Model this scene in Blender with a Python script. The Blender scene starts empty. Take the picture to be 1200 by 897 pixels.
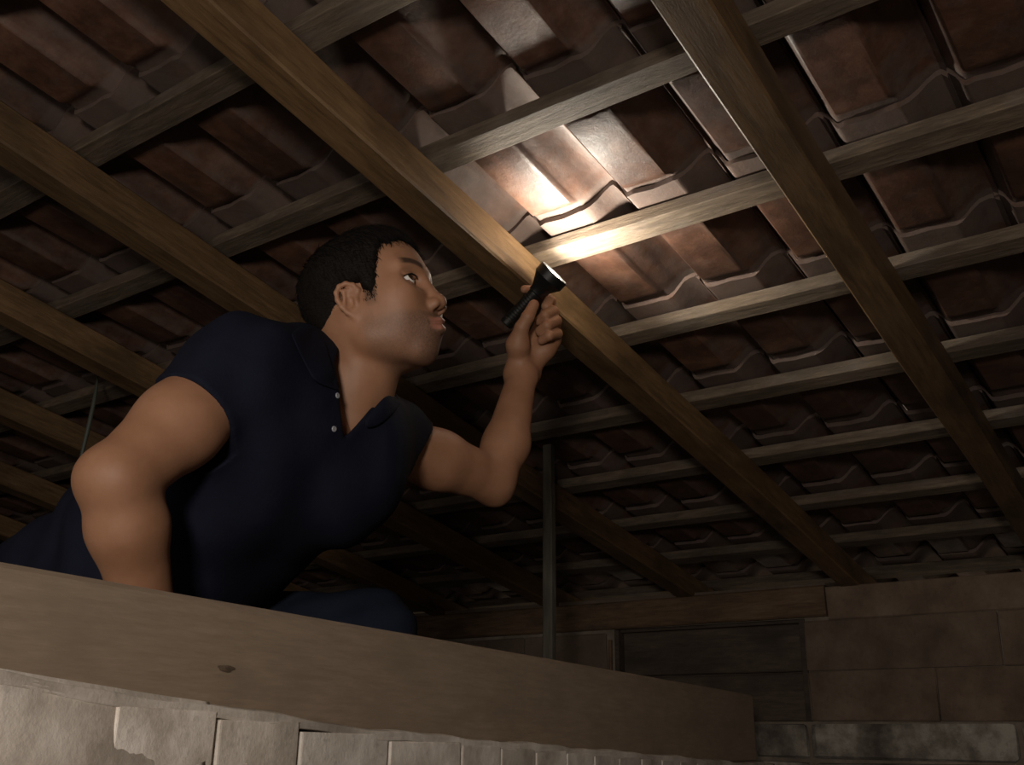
import bpy, bmesh, math, random
import numpy as np
from mathutils import Vector, Matrix
random.seed(7); rng = np.random.default_rng(7)
SC = bpy.context.scene
COL = SC.collection

# ------------------------------------------------------------------ camera
S = 1.2                                    # metres per roof unit
F = 1180.2277                              # focal length in pixels of 1200 wide
ALPHA = math.radians(10.0)                 # roof pitch
CZ = 0.36                                  # camera height over the slab
Rx = np.array([0.81143715, -0.18697478, -0.55372392])   # along battens, camera frame (x right, y down, z forward)
Ry = np.array([0.57298981, 0.44113179, 0.6907137])      # down the slope
Rn = np.array([0.11511918, -0.87774892, 0.46508537])    # roof normal, upwards
Wx = Rx; Wy = Ry*math.cos(ALPHA)+Rn*math.sin(ALPHA); Wz = Rn*math.cos(ALPHA)-Ry*math.sin(ALPHA)
CW = np.array([Wx, Wy, Wz])                # camera frame -> world rotation
CAM = np.array([0.0, 0.0, CZ])

cd = bpy.data.cameras.new('camera'); cam = bpy.data.objects.new('camera', cd); COL.objects.link(cam)
cd.sensor_width = 36; cd.lens = F/1200*36; cd.clip_start = 0.02; cd.clip_end = 60
m = Matrix.Identity(4)
for i in range(3):
    m[i][0] = CW[i][0]; m[i][1] = -CW[i][1]; m[i][2] = -CW[i][2]; m[i][3] = CAM[i]
cam.matrix_world = m
SC.camera = cam

def P(px, py, d):                          # point at depth d seen at px,py
    return CW @ (np.array([(px-600)/F, (py-448.5)/F, 1.0])*d) + CAM
def proj(w):
    c = CW.T @ (np.asarray(w)-CAM)
    return 600+F*c[0]/c[2], 448.5+F*c[1]/c[2], c[2]

# ------------------------------------------------------------------ world, light, exposure
w = bpy.data.worlds.new('world'); SC.world = w; w.use_nodes = True
w.node_tree.nodes['Background'].inputs[0].default_value = (1.0, 0.80, 0.58, 1)
w.node_tree.nodes['Background'].inputs[1].default_value = 0.16
SC.view_settings.view_transform = 'Standard'; SC.view_settings.look = 'None'
SC.view_settings.exposure = 0.0; SC.view_settings.gamma = 1.0; SC.view_settings.use_curve_mapping = False

def area(name, loc, target, size, power, color):
    l = bpy.data.lights.new(name, 'AREA'); l.shape = 'DISK'; l.size = size; l.energy = power; l.color = color
    o = bpy.data.objects.new(name, l); COL.objects.link(o); o.location = loc
    d = Vector(target)-Vector(loc); o.rotation_euler = d.to_track_quat('-Z', 'Y').to_euler()
    return o
area('work_lamp_light', (0.35, -0.95, CZ+0.24), P(480, 600, 2.0), 0.30, 23.0, (1.0, 0.90, 0.80))
area('fill_light', (-0.9, -1.7, CZ+0.15), P(420, 560, 2.4), 1.4, 9.0, (1.0, 0.91, 0.82))  # unseen soft fill added to lift the man's shadow; no real opening there

# ------------------------------------------------------------------ materials
def new_mat(name):
    mt = bpy.data.materials.new(name); mt.use_nodes = True
    nt = mt.node_tree; return mt, nt, nt.nodes['Principled BSDF']
def ramp(nt, fac, stops):
    r = nt.nodes.new('ShaderNodeValToRGB'); e = r.color_ramp.elements
    e[0].position, e[0].color = stops[0][0], (*stops[0][1], 1); e[1].position, e[1].color = stops[-1][0], (*stops[-1][1], 1)
    for p, c in stops[1:-1]:
        n = e.new(p); n.color = (*c, 1)
    nt.links.new(fac, r.inputs[0]); return r.outputs[0]
def noise(nt, vec, scale, detail=6, rough=0.6):
    n = nt.nodes.new('ShaderNodeTexNoise'); n.inputs['Scale'].default_value = scale
    n.inputs['Detail'].default_value = detail; n.inputs['Roughness'].default_value = rough
    nt.links.new(vec, n.inputs['Vector']); return n.outputs['Fac']
def mapping(nt, vec, scale, rnd=True):
    mp = nt.nodes.new('ShaderNodeMapping'); mp.inputs['Scale'].default_value = scale; nt.links.new(vec, mp.inputs['Vector'])
    if rnd:
        oi = nt.nodes.new('ShaderNodeObjectInfo'); mu = nt.nodes.new('ShaderNodeMath'); mu.operation = 'MULTIPLY'
        mu.inputs[1].default_value = 37.0; nt.links.new(oi.outputs['Random'], mu.inputs[0])
        nt.links.new(mu.outputs[0], mp.inputs['Location'])
    return mp.outputs[0]
def mixc(nt, a, b, fac, mode='MIX'):
    mx = nt.nodes.new('ShaderNodeMix'); mx.data_type = 'RGBA'; mx.blend_type = mode
    for sock, v in ((mx.inputs['Factor'], fac), (mx.inputs['A'], a), (mx.inputs['B'], b)):
        if isinstance(v, (int, float)): sock.default_value = v
        elif isinstance(v, tuple): sock.default_value = (*v, 1)
        else: nt.links.new(v, sock)
    return mx.outputs['Result']
def bump(nt, bs, h, strength, dist=0.01):
    b = nt.nodes.new('ShaderNodeBump'); b.inputs['Strength'].default_value = strength; b.inputs['Distance'].default_value = dist
    nt.links.new(h, b.inputs['Height']); nt.links.new(b.outputs[0], bs.inputs['Normal'])
def objco(nt):
    return nt.nodes.new('ShaderNodeTexCoord').outputs['Object']
def rnd_value(nt, col, lo, hi):
    oi = nt.nodes.new('ShaderNodeObjectInfo'); mr = nt.nodes.new('ShaderNodeMapRange')
    mr.inputs['To Min'].default_value = lo; mr.inputs['To Max'].default_value = hi
    nt.links.new(oi.outputs['Random'], mr.inputs['Value'])
    hs = nt.nodes.new('ShaderNodeHueSaturation'); nt.links.new(mr.outputs[0], hs.inputs['Value']); nt.links.new(col, hs.inputs['Color'])
    return hs.outputs[0]

def wood(name, dark, mid, light, rough=0.7, dust=None, scale=1.0, bumps=0.5, blotch=0.42):
    mt, nt, bs = new_mat(name); co = objco(nt)
    v = mapping(nt, co, (2.6*scale, 24*scale, 24*scale)); g = noise(nt, v, 3.4, 14, 0.75)
    v2 = mapping(nt, co, (3*scale, 7*scale, 7*scale)); b = noise(nt, v2, 1.6, 5, 0.6)
    c1 = ramp(nt, g, [(0.30, dark), (0.5, mid), (0.72, light)])
    c2 = mixc(nt, c1, tuple(x*blotch for x in mid), ramp(nt, b, [(0.46, (0, 0, 0)), (0.72, (1, 1, 1))]))
    if dust:
        v3 = mapping(nt, co, (5, 9, 9)); dn = noise(nt, v3, 2.2, 8, 0.7)
        c2 = mixc(nt, c2, dust, ramp(nt, dn, [(0.5, (0, 0, 0)), (0.78, (0.8, 0.8, 0.8))]))
    nt.links.new(rnd_value(nt, c2, 0.8, 1.2), bs.inputs['Base Color']); bs.inputs['Roughness'].default_value = rough
    bump(nt, bs, g, bumps, 0.004); return mt
M_RAFTER = wood('rafter_wood', (0.065, 0.036, 0.015), (0.135, 0.078, 0.034), (0.20, 0.122, 0.058), 0.55)
M_BATTEN = wood('batten_wood', (0.05, 0.034, 0.021), (0.10, 0.071, 0.046), (0.20, 0.15, 0.10), 0.75, bumps=0.9, dust=(0.125, 0.10, 0.082))
M_BEAM = wood('beam_wood', (0.22, 0.165, 0.115), (0.27, 0.205, 0.145), (0.33, 0.25, 0.18), 0.75, scale=1.6, bumps=0.3, blotch=0.8)
M_LINTEL = wood('lintel_wood', (0.07, 0.04, 0.022), (0.15, 0.09, 0.05), (0.22, 0.14, 0.08), 0.8)
M_PLANK = wood('hatch_wood', (0.04, 0.029, 0.021), (0.075, 0.053, 0.038), (0.11, 0.08, 0.058), 0.8)
M_POST = wood('post_wood', (0.05, 0.045, 0.034), (0.09, 0.08, 0.062), (0.14, 0.122, 0.10), 0.8)

def clay():
    mt, nt, bs = new_mat('clay_tile'); co = objco(nt)
    v = mapping(nt, co, (1, 1, 1)); a = noise(nt, v, 13, 8, 0.7); b = noise(nt, v, 24, 12, 0.75)
    v2 = mapping(nt, co, (9, 1.6, 9)); st = noise(nt, v2, 3, 6, 0.6)
    c = ramp(nt, a, [(0.32, (0.040, 0.019, 0.012)), (0.5, (0.078, 0.036, 0.022)), (0.7, (0.130, 0.066, 0.041))])
    c = mixc(nt, c, (0.045, 0.024, 0.018), ramp(nt, st, [(0.48, (0, 0, 0)), (0.70, (0.8, 0.8, 0.8))]))
    att = nt.nodes.new('ShaderNodeAttribute'); att.attribute_name = 'dust'
    dd = nt.nodes.new('ShaderNodeMath'); dd.operation = 'MULTIPLY_ADD'
    nt.links.new(att.outputs['Fac'], dd.inputs[0]); dd.inputs[1].default_value = 0.42; nt.links.new(b, dd.inputs[2])
    dm = ramp(nt, dd.outputs[0], [(0.56, (0, 0, 0)), (0.95, (0.62, 0.62, 0.62))])
    c = mixc(nt, c, (0.105, 0.080, 0.068), dm)
    nt.links.new(rnd_value(nt, c, 0.75, 1.25), bs.inputs['Base Color'])
    rr = nt.nodes.new('ShaderNodeMapRange'); rr.inputs['From Min'].default_value = 0.3; rr.inputs['From Max'].default_value = 0.9
    rr.inputs['To Min'].default_value = 0.36; rr.inputs['To Max'].default_value = 0.75
    nt.links.new(dd.outputs[0], rr.inputs['Value']); nt.links.new(rr.outputs[0], bs.inputs['Roughness'])
    bump(nt, bs, b, 0.5, 0.004); return mt
M_TILE = clay()

def rough_mat(name, stops, scale=6, rough=0.9, bs_=0.6, dist=0.006, fine=60):
    mt, nt, bs = new_mat(name); co = objco(nt); v = mapping(nt, co, (1, 1, 1))
    a = noise(nt, v, scale, 8, 0.65); b = noise(nt, v, fine, 6, 0.7)
    c = ramp(nt, a, stops); c = mixc(nt, c, tuple(x*0.6 for x in stops[0][1]), ramp(nt, b, [(0.55, (0, 0, 0)), (0.8, (0.6, 0.6, 0.6))]))
    nt.links.new(rnd_value(nt, c, 0.88, 1.12), bs.inputs['Base Color']); bs.inputs['Roughness'].default_value = rough
    ad = nt.nodes.new('ShaderNodeMath'); ad.operation = 'ADD'; nt.links.new(a, ad.inputs[0]); nt.links.new(b, ad.inputs[1])
    bump(nt, bs, ad.outputs[0], bs_, dist); return mt
M_MORTAR = rough_mat('mortar', [(0.3, (0.13, 0.10, 0.078)), (0.5, (0.20, 0.16, 0.125)), (0.7, (0.30, 0.25, 0.20))], 7)
M_CLAYBRICK = rough_mat('clay_brick', [(0.36, (0.105, 0.072, 0.05)), (0.5, (0.15, 0.104, 0.073)), (0.72, (0.21, 0.155, 0.115))], 7)
M_BLOCK = rough_mat('cement_block', [(0.36, (0.10, 0.082, 0.066)), (0.5, (0.23, 0.20, 0.165)), (0.64, (0.46, 0.42, 0.36))], 7, dist=0.01)
M_FOREBRICK = rough_mat('rough_brick', [(0.34, (0.36, 0.31, 0.26)), (0.5, (0.60, 0.54, 0.47)), (0.66, (0.82, 0.76, 0.69))], 9, bs_=0.35, dist=0.005)
M_FOREMORTAR = rough_mat('rough_mortar', [(0.34, (0.36, 0.31, 0.26)), (0.5, (0.60, 0.535, 0.465)), (0.66, (0.78, 0.72, 0.65))], 8, bs_=0.35, dist=0.006, fine=30)
M_DARKWALL = rough_mat('stained_plaster', [(0.3, (0.10, 0.072, 0.052)), (0.5, (0.14, 0.10, 0.075)), (0.7, (0.19, 0.145, 0.105))], 5)
M_FLOOR = rough_mat('cement_floor', [(0.3, (0.10, 0.085, 0.07)), (0.5, (0.15, 0.13, 0.11)), (0.7, (0.2, 0.18, 0.15))], 3)

def plain(name, col, rough, metal=0.0, **kw):
    mt, nt, bs = new_mat(name); bs.inputs['Base Color'].default_value = (*col, 1); bs.inputs['Roughness'].default_value = rough
    bs.inputs['Metallic'].default_value = metal
    for k, v in kw.items(): bs.inputs[k.replace('_', ' ')].default_value = v
    return mt, nt, bs
def skin():
    mt, nt, bs = new_mat('skin'); co = objco(nt)
    a = noise(nt, co, 14, 5, 0.6); b = noise(nt, co, 420, 3, 0.6)
    c = ramp(nt, a, [(0.3, (0.27, 0.130, 0.068)), (0.7, (0.36, 0.182, 0.105))])
    at = nt.nodes.new('ShaderNodeAttribute'); at.attribute_name = 'marks'
    sp = nt.nodes.new('ShaderNodeSeparateColor'); nt.links.new(at.outputs['Color'], sp.inputs[0])
    sn = nt.nodes.new('ShaderNodeMath'); sn.operation = 'MULTIPLY'; nt.links.new(sp.outputs[0], sn.inputs[0])
    nt.links.new(ramp(nt, b, [(0.35, (0.5, 0.5, 0.5)), (0.65, (0.95, 0.95, 0.95))]), sn.inputs[1])
    c = mixc(nt, c, (0.060, 0.042, 0.034), sn.outputs[0])
    c = mixc(nt, c, (0.27, 0.105, 0.075), sp.outputs[1])
    c = mixc(nt, c, (0.03, 0.018, 0.013), sp.outputs[2])
    nt.links.new(c, bs.inputs['Base Color']); bs.inputs['Roughness'].default_value = 0.58
    bs.inputs['Subsurface Weight'].default_value = 0.12; bs.inputs['Subsurface Radius'].default_value = (0.01, 0.004, 0.002)
    bs.inputs['Subsurface Scale'].default_value = 0.6
    bump(nt, bs, b, 0.12, 0.001); return mt
M_SKIN = skin()
def cloth(name, c0, c1, sc):
    mt, nt, bs = new_mat(name); co = objco(nt); a = noise(nt, co, 9, 5, 0.6); b = noise(nt, co, sc, 2, 0.5)
    nt.links.new(ramp(nt, a, [(0.3, c0), (0.7, c1)]), bs.inputs['Base Color']); bs.inputs['Roughness'].default_value = 0.9
    bs.inputs['Specular IOR Level'].default_value = 0.12; bump(nt, bs, b, 0.25, 0.002); return mt
M_SHIRT = cloth('navy_knit', (0.006, 0.007, 0.015), (0.010, 0.012, 0.023), 300)
M_DENIM = cloth('dark_denim', (0.007, 0.010, 0.019), (0.013, 0.018, 0.031), 260)
M_HAIR = plain('black_hair', (0.008, 0.006, 0.005), 0.6, 0.0, Specular_IOR_Level=0.18)[0]
nt = M_HAIR.node_tree; bump(nt, nt.nodes['Principled BSDF'], noise(nt, mapping(nt, objco(nt), (60, 60, 260), False), 1.6, 5, 0.6), 0.9, 0.004)
M_SHOE = plain('black_leather', (0.02, 0.02, 0.02), 0.5)[0]
M_BUTTON = plain('button_plastic', (0.30, 0.31, 0.34), 0.25)[0]
M_EYE = plain('eye_white', (0.72, 0.69, 0.65), 0.12)[0]
M_IRIS = plain('iris_brown', (0.035, 0.016, 0.008), 0.08)[0]
M_TORCH = plain('black_aluminium', (0.018, 0.018, 0.017), 0.35, 0.5)[0]
M_REFL = plain('reflector', (0.8, 0.8, 0.78), 0.12, 1.0)[0]
M_BULB, _, bsb = plain('lit_bulb', (1, 1, 1), 0.3); bsb.inputs['Emission Color'].default_value = (1, 0.96, 0.88, 1); bsb.inputs['Emission Strength'].default_value = 9
M_GLASS = plain('lens_glass', (0.9, 0.9, 0.9), 0.25, 0.0, Transmission_Weight=1.0)[0]
M_LENS, _, bsl = plain('lit_lens', (0.9, 0.9, 0.9), 0.2); bsl.inputs['Emission Color'].default_value = (1, 0.97, 0.9, 1); bsl.inputs['Emission Strength'].default_value = 0.7
M_CABLE = plain('old_cable', (0.07, 0.075, 0.06), 0.5)[0]

# ------------------------------------------------------------------ object helpers
def mesh_obj(name, bm, mat, parent=None, mw=None, smooth=False):
    me = bpy.data.meshes.new(name); bmesh.ops.recalc_face_normals(bm, faces=bm.faces[:]); bm.to_mesh(me); bm.free()
    me.materials.append(mat)
    if smooth: me.shade_smooth()
    return link(name, me, parent, mw)
def link(name, me, parent=None, mw=None):
    o = bpy.data.objects.new(name, me); COL.objects.link(o)
    if parent is not None: o.parent = parent
    if mw is not None:
        if parent is not None: o.matrix_local = mw
        else: o.matrix_world = mw
    return o
def tag(o, label=None, cat=None, group=None, kind=None):
    if label: o['label'] = label
    if cat: o['category'] = cat
    if group: o['group'] = group
    if kind: o['kind'] = kind
    return o
def empty(name, mw=None):
    o = bpy.data.objects.new(name, None); COL.objects.link(o); o.empty_display_size = 0.05
    if mw is not None: o.matrix_world = mw
    return o
def T(*v): return Matrix.Translation(Vector(v))
def frame(o, x, y, z):
    mm = Matrix.Identity(4)
    for i in range(3): mm[i][0], mm[i][1], mm[i][2], mm[i][3] = x[i], y[i], z[i], o[i]
    return mm
def box(bm, x0, x1, y0, y1, z0, z1, bev=0.0):
    r = bmesh.ops.create_cube(bm, size=1.0); vs = r['verts']
    for v in vs:
        v.co = Vector(((x0+x1)/2+v.co.x*(x1-x0), (y0+y1)/2+v.co.y*(y1-y0), (z0+z1)/2+v.co.z*(z1-z0)))
    if bev > 0:
        es = list({e for v in vs for e in v.link_edges}); bmesh.ops.bevel(bm, geom=es, offset=bev, segments=2, affect='EDGES', profile=0.6)
def bar(name, L, W, H, mat, mw, n=14, wob=0.004, parent=None, bev=0.004, seed=0):
    """sawn timber along local x from 0 to L, y 0..W, z 0..H, slightly uneven"""
    r = random.Random(seed); bm = bmesh.new(); rings = []
    prof = [(bev, 0), (W-bev, 0), (W, bev), (W, H-bev), (W-bev, H), (bev, H), (0, H-bev), (0, bev)]
    ph = [r.uniform(0, 6.28) for _ in range(6)]
    for i in range(n+1):
        x = L*i/n; dy = wob*math.sin(x*2.1+ph[0]); dz = wob*0.5*math.sin(x*1.7+ph[1]); sc = wob*0.5*math.sin(x*5+ph[2])
        rings.append([bm.verts.new((x, y+dy+(sc if y > W/2 else -sc)+r.uniform(-1, 1)*wob*0.12, z+dz+r.uniform(-1, 1)*wob*0.12)) for y, z in prof])
    for a, b in zip(rings, rings[1:]):
        for k in range(8): bm.faces.new((a[k], a[(k+1) % 8], b[(k+1) % 8], b[k]))
    bm.faces.new(rings[0]); bm.faces.new(rings[-1][::-1])
    return mesh_obj(name, bm, mat, parent, mw)
def tube(bm, pts, rad, seg=8):
    pts = [Vector(p) for p in pts]; rings = []
    for i, p in enumerate(pts):
        t = (pts[min(i+1, len(pts)-1)]-pts[max(i-1, 0)]).normalized(); a = t.orthogonal().normalized() if i == 0 else (a-t*a.dot(t)).normalized(); b = t.cross(a)
        rr = rad[i] if isinstance(rad, (list, tuple)) else rad
        rings.append([bm.verts.new(p+(a*math.cos(6.2832*k/seg)+b*math.sin(6.2832*k/seg))*rr) for k in range(seg)])
    for r0, r1 in zip(rings, rings[1:]):
        for k in range(seg): bm.faces.new((r0[k], r0[(k+1) % seg], r1[(k+1) % seg], r1[k]))
    bm.faces.new(rings[0]); bm.faces.new(rings[-1][::-1])
def lathe(bm, prof, seg=32, caps=True):    # around local z, prof (r,z)
    rings = [[bm.verts.new((r*math.cos(6.28319*k/seg), r*math.sin(6.28319*k/seg), z)) for k in range(seg)] for r, z in prof]
    for r0, r1 in zip(rings, rings[1:]):
        for k in range(seg): bm.faces.new((r0[k], r0[(k+1) % seg], r1[(k+1) % seg], r1[k]))
    if caps: bm.faces.new(rings[0]); bm.faces.new(rings[-1][::-1])

# ------------------------------------------------------------------ roof
xw = np.array([1, 0, 0.]); yd = np.array([0, math.cos(ALPHA), -math.sin(ALPHA)]); nu = np.array([0, math.sin(ALPHA), math.cos(ALPHA)])
ROOF = frame(CAM, xw, yd, nu)              # origin at the camera, x along battens, y down slope, z normal
A0, A1 = -4.45, 0.95                       # roof extent in units
BAT = [-1.44, -1.15, -0.86, -0.57, -0.275, 0.015, 0.306, 0.597, 0.876, 1.166, 1.453, 1.752, 2.062, 2.36, 2.655, 2.94, 3.235]   # lower edge of each batten
WB, HB = 0.045, 0.026
raf_a = [-4.43, -3.93, -3.44, -2.945, -2.45, -1.955, -1.455, -0.943, -0.423, 0.10, 0.62]   # left edges
raf_lab = {-0.423: 'warm brown rafter crossing the torchlit tiles, rightmost one in the picture',
           -0.943: 'long brown rafter running behind the torch head down to the hatch wall',
           -1.455: 'rafter from the left edge over the man\'s shoulders, reappearing right of the thin post',
           -1.955: 'shadowy rafter meeting the man\'s upper arm sleeve at left',
           -2.45: 'dark rafter low at the left edge just above the man\'s bare elbow',
           -2.945: 'dim rafter at the left edge behind the hanging cable'}
for i, a in enumerate(raf_a):
    wd = 0.060 if a != -0.423 else 0.058
    wd *= S; dp = 0.064*S
    mw = ROOF @ frame(((a*S)+wd, -1.6*S, (1-0.064)*S-0.003), (0, 1, 0), (-1, 0, 0), (0, 0, 1))
    o = bar('rafter', (3.30+1.6)*S, wd, dp, M_RAFTER, mw, n=26, wob=0.0035, seed=i, bev=0.004)
    k = raf_lab.get(a)
    if k is None: k = 'roof rafter beyond the right edge of the picture' if a > 0 else 'far dark rafter deep at the left behind the man\'s back'
    if k.startswith('roof rafter'): k += ' against the side wall' if a > 0.5 else ', next to the camera'
    if k.startswith('far dark'): k += {-3.44: ', nearest of them', -3.93: ', second of them', -4.43: ', at the side wall'}.get(a, '')
    tag(o, k, 'rafter', 'sloping rafters under the tiles')
ordn = ['out on the eaves beyond the back wall', 'nearest to the back wall', 'second up from the back wall', 'third up from the back wall', 'fourth up from the back wall', 'fifth up from the back wall, passing behind the man\'s raised elbow',
        'directly below the burnt-white one, its near edge brightly torchlit',
        'burnt white by the beam beside the torch head', 'crossing between the right rafter and the shining tiles above the torch',
        'crossing the top edge at right, third above the torch', 'highest in view, cut by the top edge at upper left']
for i, b in enumerate(BAT[::-1]):
    wv = (WB+random.uniform(-0.003, 0.006))*S; hv = HB*S
    mw = ROOF @ frame((A0*S, b*S-wv, 1.0*S), (1, 0, 0), (0, 1, 0), (0, 0, 1))
    o = bar('batten', (A1-A0)*S, wv, hv, M_BATTEN, mw, n=60, wob=0.0028, seed=100+i, bev=0.002)
    tag(o, ('grey-brown tiling batten '+ordn[i]) if i < len(ordn) else 'grey-brown tiling batten out of view above the camera, %s up from the picture top' % ['first', 'second', 'third', 'fourth', 'fifth', 'sixth'][i-len(ordn)], 'batten', 'tiling battens across the rafters')

# tile: profile across (u from roll peak), z up
PITCH = 0.169*S; U0 = -0.880*S
def prof(u):
    u = u % 1.0; h = 0.040
    sm = lambda t: t*t*(3-2*t)
    if u < 0.04: return h
    if u < 0.17: return h*(1-sm((u-0.04)/0.13))
    if u < 0.66: return 0.0
    if u < 0.96: return h*sm((u-0.66)/0.30)
    return h
def make_tile(seed):
    r = random.Random(seed); bm = bmesh.new(); dl = bm.verts.layers.float.new('dust')
    us = [0.0, 0.04, 0.085, 0.125, 0.15, 0.165, 0.18, 0.20, 0.23, 0.42, 0.60, 0.64, 0.655, 0.67, 0.69, 0.74, 0.81, 0.88, 0.96, 1.0, 1.045]
    L = 0.29*S; vs = [0.0, 0.02, 0.07, 0.098, 0.108, 0.118, 0.20, 0.305, 0.315, 0.325, 0.335, 0.36, 0.39, 0.42]
    th = 0.012
    def bumpd(u, v):     # raised panel under the pan
        e = lambda x, a, b: max(0., min(1., (x-a)/(b-a)))
        fu = min(e(u, 0.15, 0.20), e(-u, -0.69, -0.64)); fv = min(e(v, 0.097, 0.120), e(-v, -0.336, -0.312))
        cu = max(0., 1-math.hypot(1-fu, 1-fv)); return 0.0135*cu*cu*(3-2*cu)
    bot, top = [], []
    for v in vs:
        rb, rt = [], []
        for u in us:
            uu = u
            z = prof(uu) if u <= 1.0 else prof(0.999)+0.004
            if u > 1.0: z = 0.040-0.010
            y = v; wave = 0.003*math.sin(u*17+seed) if v in (0.0,) else 0
            tilt = 0.0132*(v/0.348)
            jit = r.uniform(-1, 1)*0.0006
            x = u*PITCH
            vb = bm.verts.new((x, y+wave, z+tilt-bumpd(u, v)+jit)); vt = bm.verts.new((x, y+wave, z+tilt+th+(0.0 if u <= 1 else -0.004)))
            flange = 1.0 if v < 0.09 or v > 0.33 else (0.34 if (u < 0.17 or u > 0.64) else 0.0)
            vb[dl] = flange+r.uniform(-0.12, 0.25); vt[dl] = 0.9
            rb.append(vb); rt.append(vt)
        bot.append(rb); top.append(rt)
    nu_, nv = len(us), len(vs)
    for j in range(nv-1):
        for i in range(nu_-1):
            bm.faces.new((bot[j][i], bot[j+1][i], bot[j+1][i+1], bot[j][i+1])); bm.faces.new((top[j][i], top[j][i+1], top[j+1][i+1], top[j+1][i]))
    for i in range(nu_-1):
        bm.faces.new((bot[0][i], bot[0][i+1], top[0][i+1], top[0][i])); bm.faces.new((bot[-1][i], top[-1][i], top[-1][i+1], bot[-1][i+1]))
    for j in range(nv-1):
        bm.faces.new((bot[j][0], top[j][0], top[j+1][0], bot[j+1][0])); bm.faces.new((bot[j][-1], bot[j+1][-1], top[j+1][-1], top[j][-1]))
    bmesh.ops.recalc_face_normals(bm, faces=bm.faces[:])
    me = bpy.data.meshes.new('roof_tile'); bm.to_mesh(me); bm.free(); me.materials.append(M_TILE)
    me.shade_smooth(); me.set_sharp_from_angle(angle=math.radians(38)); return me
TILE = [make_tile(s) for s in range(4)]
ceiling = tag(empty('ceiling', ROOF), 'underside of the tiled roof, brown interlocking clay tiles laid on battens', None, None, 'structure')
cand = []
ncol0 = int(math.floor((A0*S-U0)/PITCH)); ncol1 = int(math.ceil((A1*S-U0)/PITCH))
for b in BAT:
    for c in range(ncol0, ncol1):
        x = U0+c*PITCH; y = (b-WB-0.034)*S; z = (1+HB)*S+0.001
        wp = ROOF @ Vector((x+PITCH/2, y+0.17, z)); qx, qy, qz = proj(np.array(wp))
        vis = qz > 0.1 and -90 < qx < 1290 and -120 < qy < 720 and b < 3.0
        mt4 = T(x+random.uniform(-1, 1)*0.0018, y+random.uniform(-1, 1)*0.004, z+random.uniform(0, 0.003)) @ Matrix.Rotation(random.uniform(-1, 1)*0.008, 4, 'Z') @ Matrix.Rotation(random.uniform(-1, 1)*0.006, 4, 'X') @ Matrix.Rotation(random.uniform(-1, 1)*0.012, 4, 'Y')
        cand.append((vis, qz, mt4))
visl = sorted([q for q in cand if q[0]], key=lambda q: q[1]); rest = [q for q in cand if not q[0]]+visl[300:]
for k, (v_, q_, m_) in enumerate(visl[:300]):
    link('roof_tile', TILE[k*7 % 4], ceiling, m_)
TV = np.zeros(len(TILE[0].vertices)*3); TILE[0].vertices.foreach_get('co', TV); TV = TV.reshape(-1, 3)
TF = [tuple(p.vertices) for p in TILE[0].polygons]; av, af = [], []
for k, (v_, q_, m_) in enumerate(rest):
    M3 = np.array(m_); av.append(TV @ M3[:3, :3].T+M3[:3, 3]); off = k*len(TV); af += [tuple(i+off for i in p) for p in TF]
me = bpy.data.meshes.new('far_tiles'); me.from_pydata(np.concatenate(av).tolist(), [], af); me.materials.append(M_TILE)
dd = me.attributes.new('dust', 'FLOAT', 'POINT'); dd.data.foreach_set('value', np.full(len(me.vertices), 0.5))
me.shade_smooth(); me.set_sharp_from_angle(angle=math.radians(38))
tag(link('far_tiles', me, ceiling, Matrix.Identity(4)), 'clay tiles too far off or outside the picture to pick apart', None, None, 'stuff')

# ------------------------------------------------------------------ back wall
WY = 0.936*(2.97*math.cos(ALPHA)+1.0*math.sin(ALPHA))*S            # wall face plane y
def wp(px, py):                                              # pixel -> x,z on the wall face
    d = CW @ np.array([(px-600)/F, (py-448.5)/F, 1.0]); t = WY/d[1]; q = d*t+CAM; return q[0], q[2]
XL, XR = A0*S, A1*S
ztop = wp(1100, 677)[1]
rows_px = [677, 720, 783, 846, 894]                          # joints seen at x = 1100
rz = [wp(1100, y)[1] for y in rows_px]
ox0, ox1 = wp(720, 790)[0], wp(947, 790)[0]                  # hatch opening
oz1 = wp(840, 731)[1]; oz0 = rz[3]
D = 0.14
def wbox(bm, x0, x1, z0, z1, y0=0.0, y1=D, bev=0.0): box(bm, x0, x1, WY+y0, WY+y1, z0, z1, bev)
lx0, lx1 = wp(560, 705)[0], wp(968, 700)[0]; lz1 = wp(860, 694)[1]
bm = bmesh.new()
wbox(bm, XL, ox0, 0, rz[3]); wbox(bm, XL, XR, -0.05, rz[3], 0.008)
wbox(bm, XL, ox0, rz[3], ztop-0.01, 0.006); wbox(bm, ox1, XR, rz[3], ztop-0.01, 0.008); wbox(bm, ox0, ox1, oz1, ztop-0.01, 0.01)
wall = tag(mesh_obj('wall_back', bm, M_MORTAR), 'mortared block wall under the eaves with a boarded hatch', None, None, 'structure')
def uneven_block(name, x0, x1, z0, z1, mat, parent, out=0.0, depth=0.1, seed=0, g=0.004, cut=0.008, rough=0.003, mw=None, yplane=None):
    """one block with slightly rounded uneven outline, front face at y = plane - out"""
    r = random.Random(seed); bm = bmesh.new(); nx = max(3, int((x1-x0)/0.05)); nz = max(2, int((z1-z0)/0.05))
    yp = WY if yplane is None else yplane
    box(bm, x0+g, x1-g, yp-out, yp+depth, z0+g, z1-g, cut)
    for v in bm.verts:
        v.co += Vector((r.uniform(-1, 1), r.uniform(-1, 1), r.uniform(-1, 1)))*rough
    return mesh_obj(name, bm, mat, parent, mw)
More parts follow.
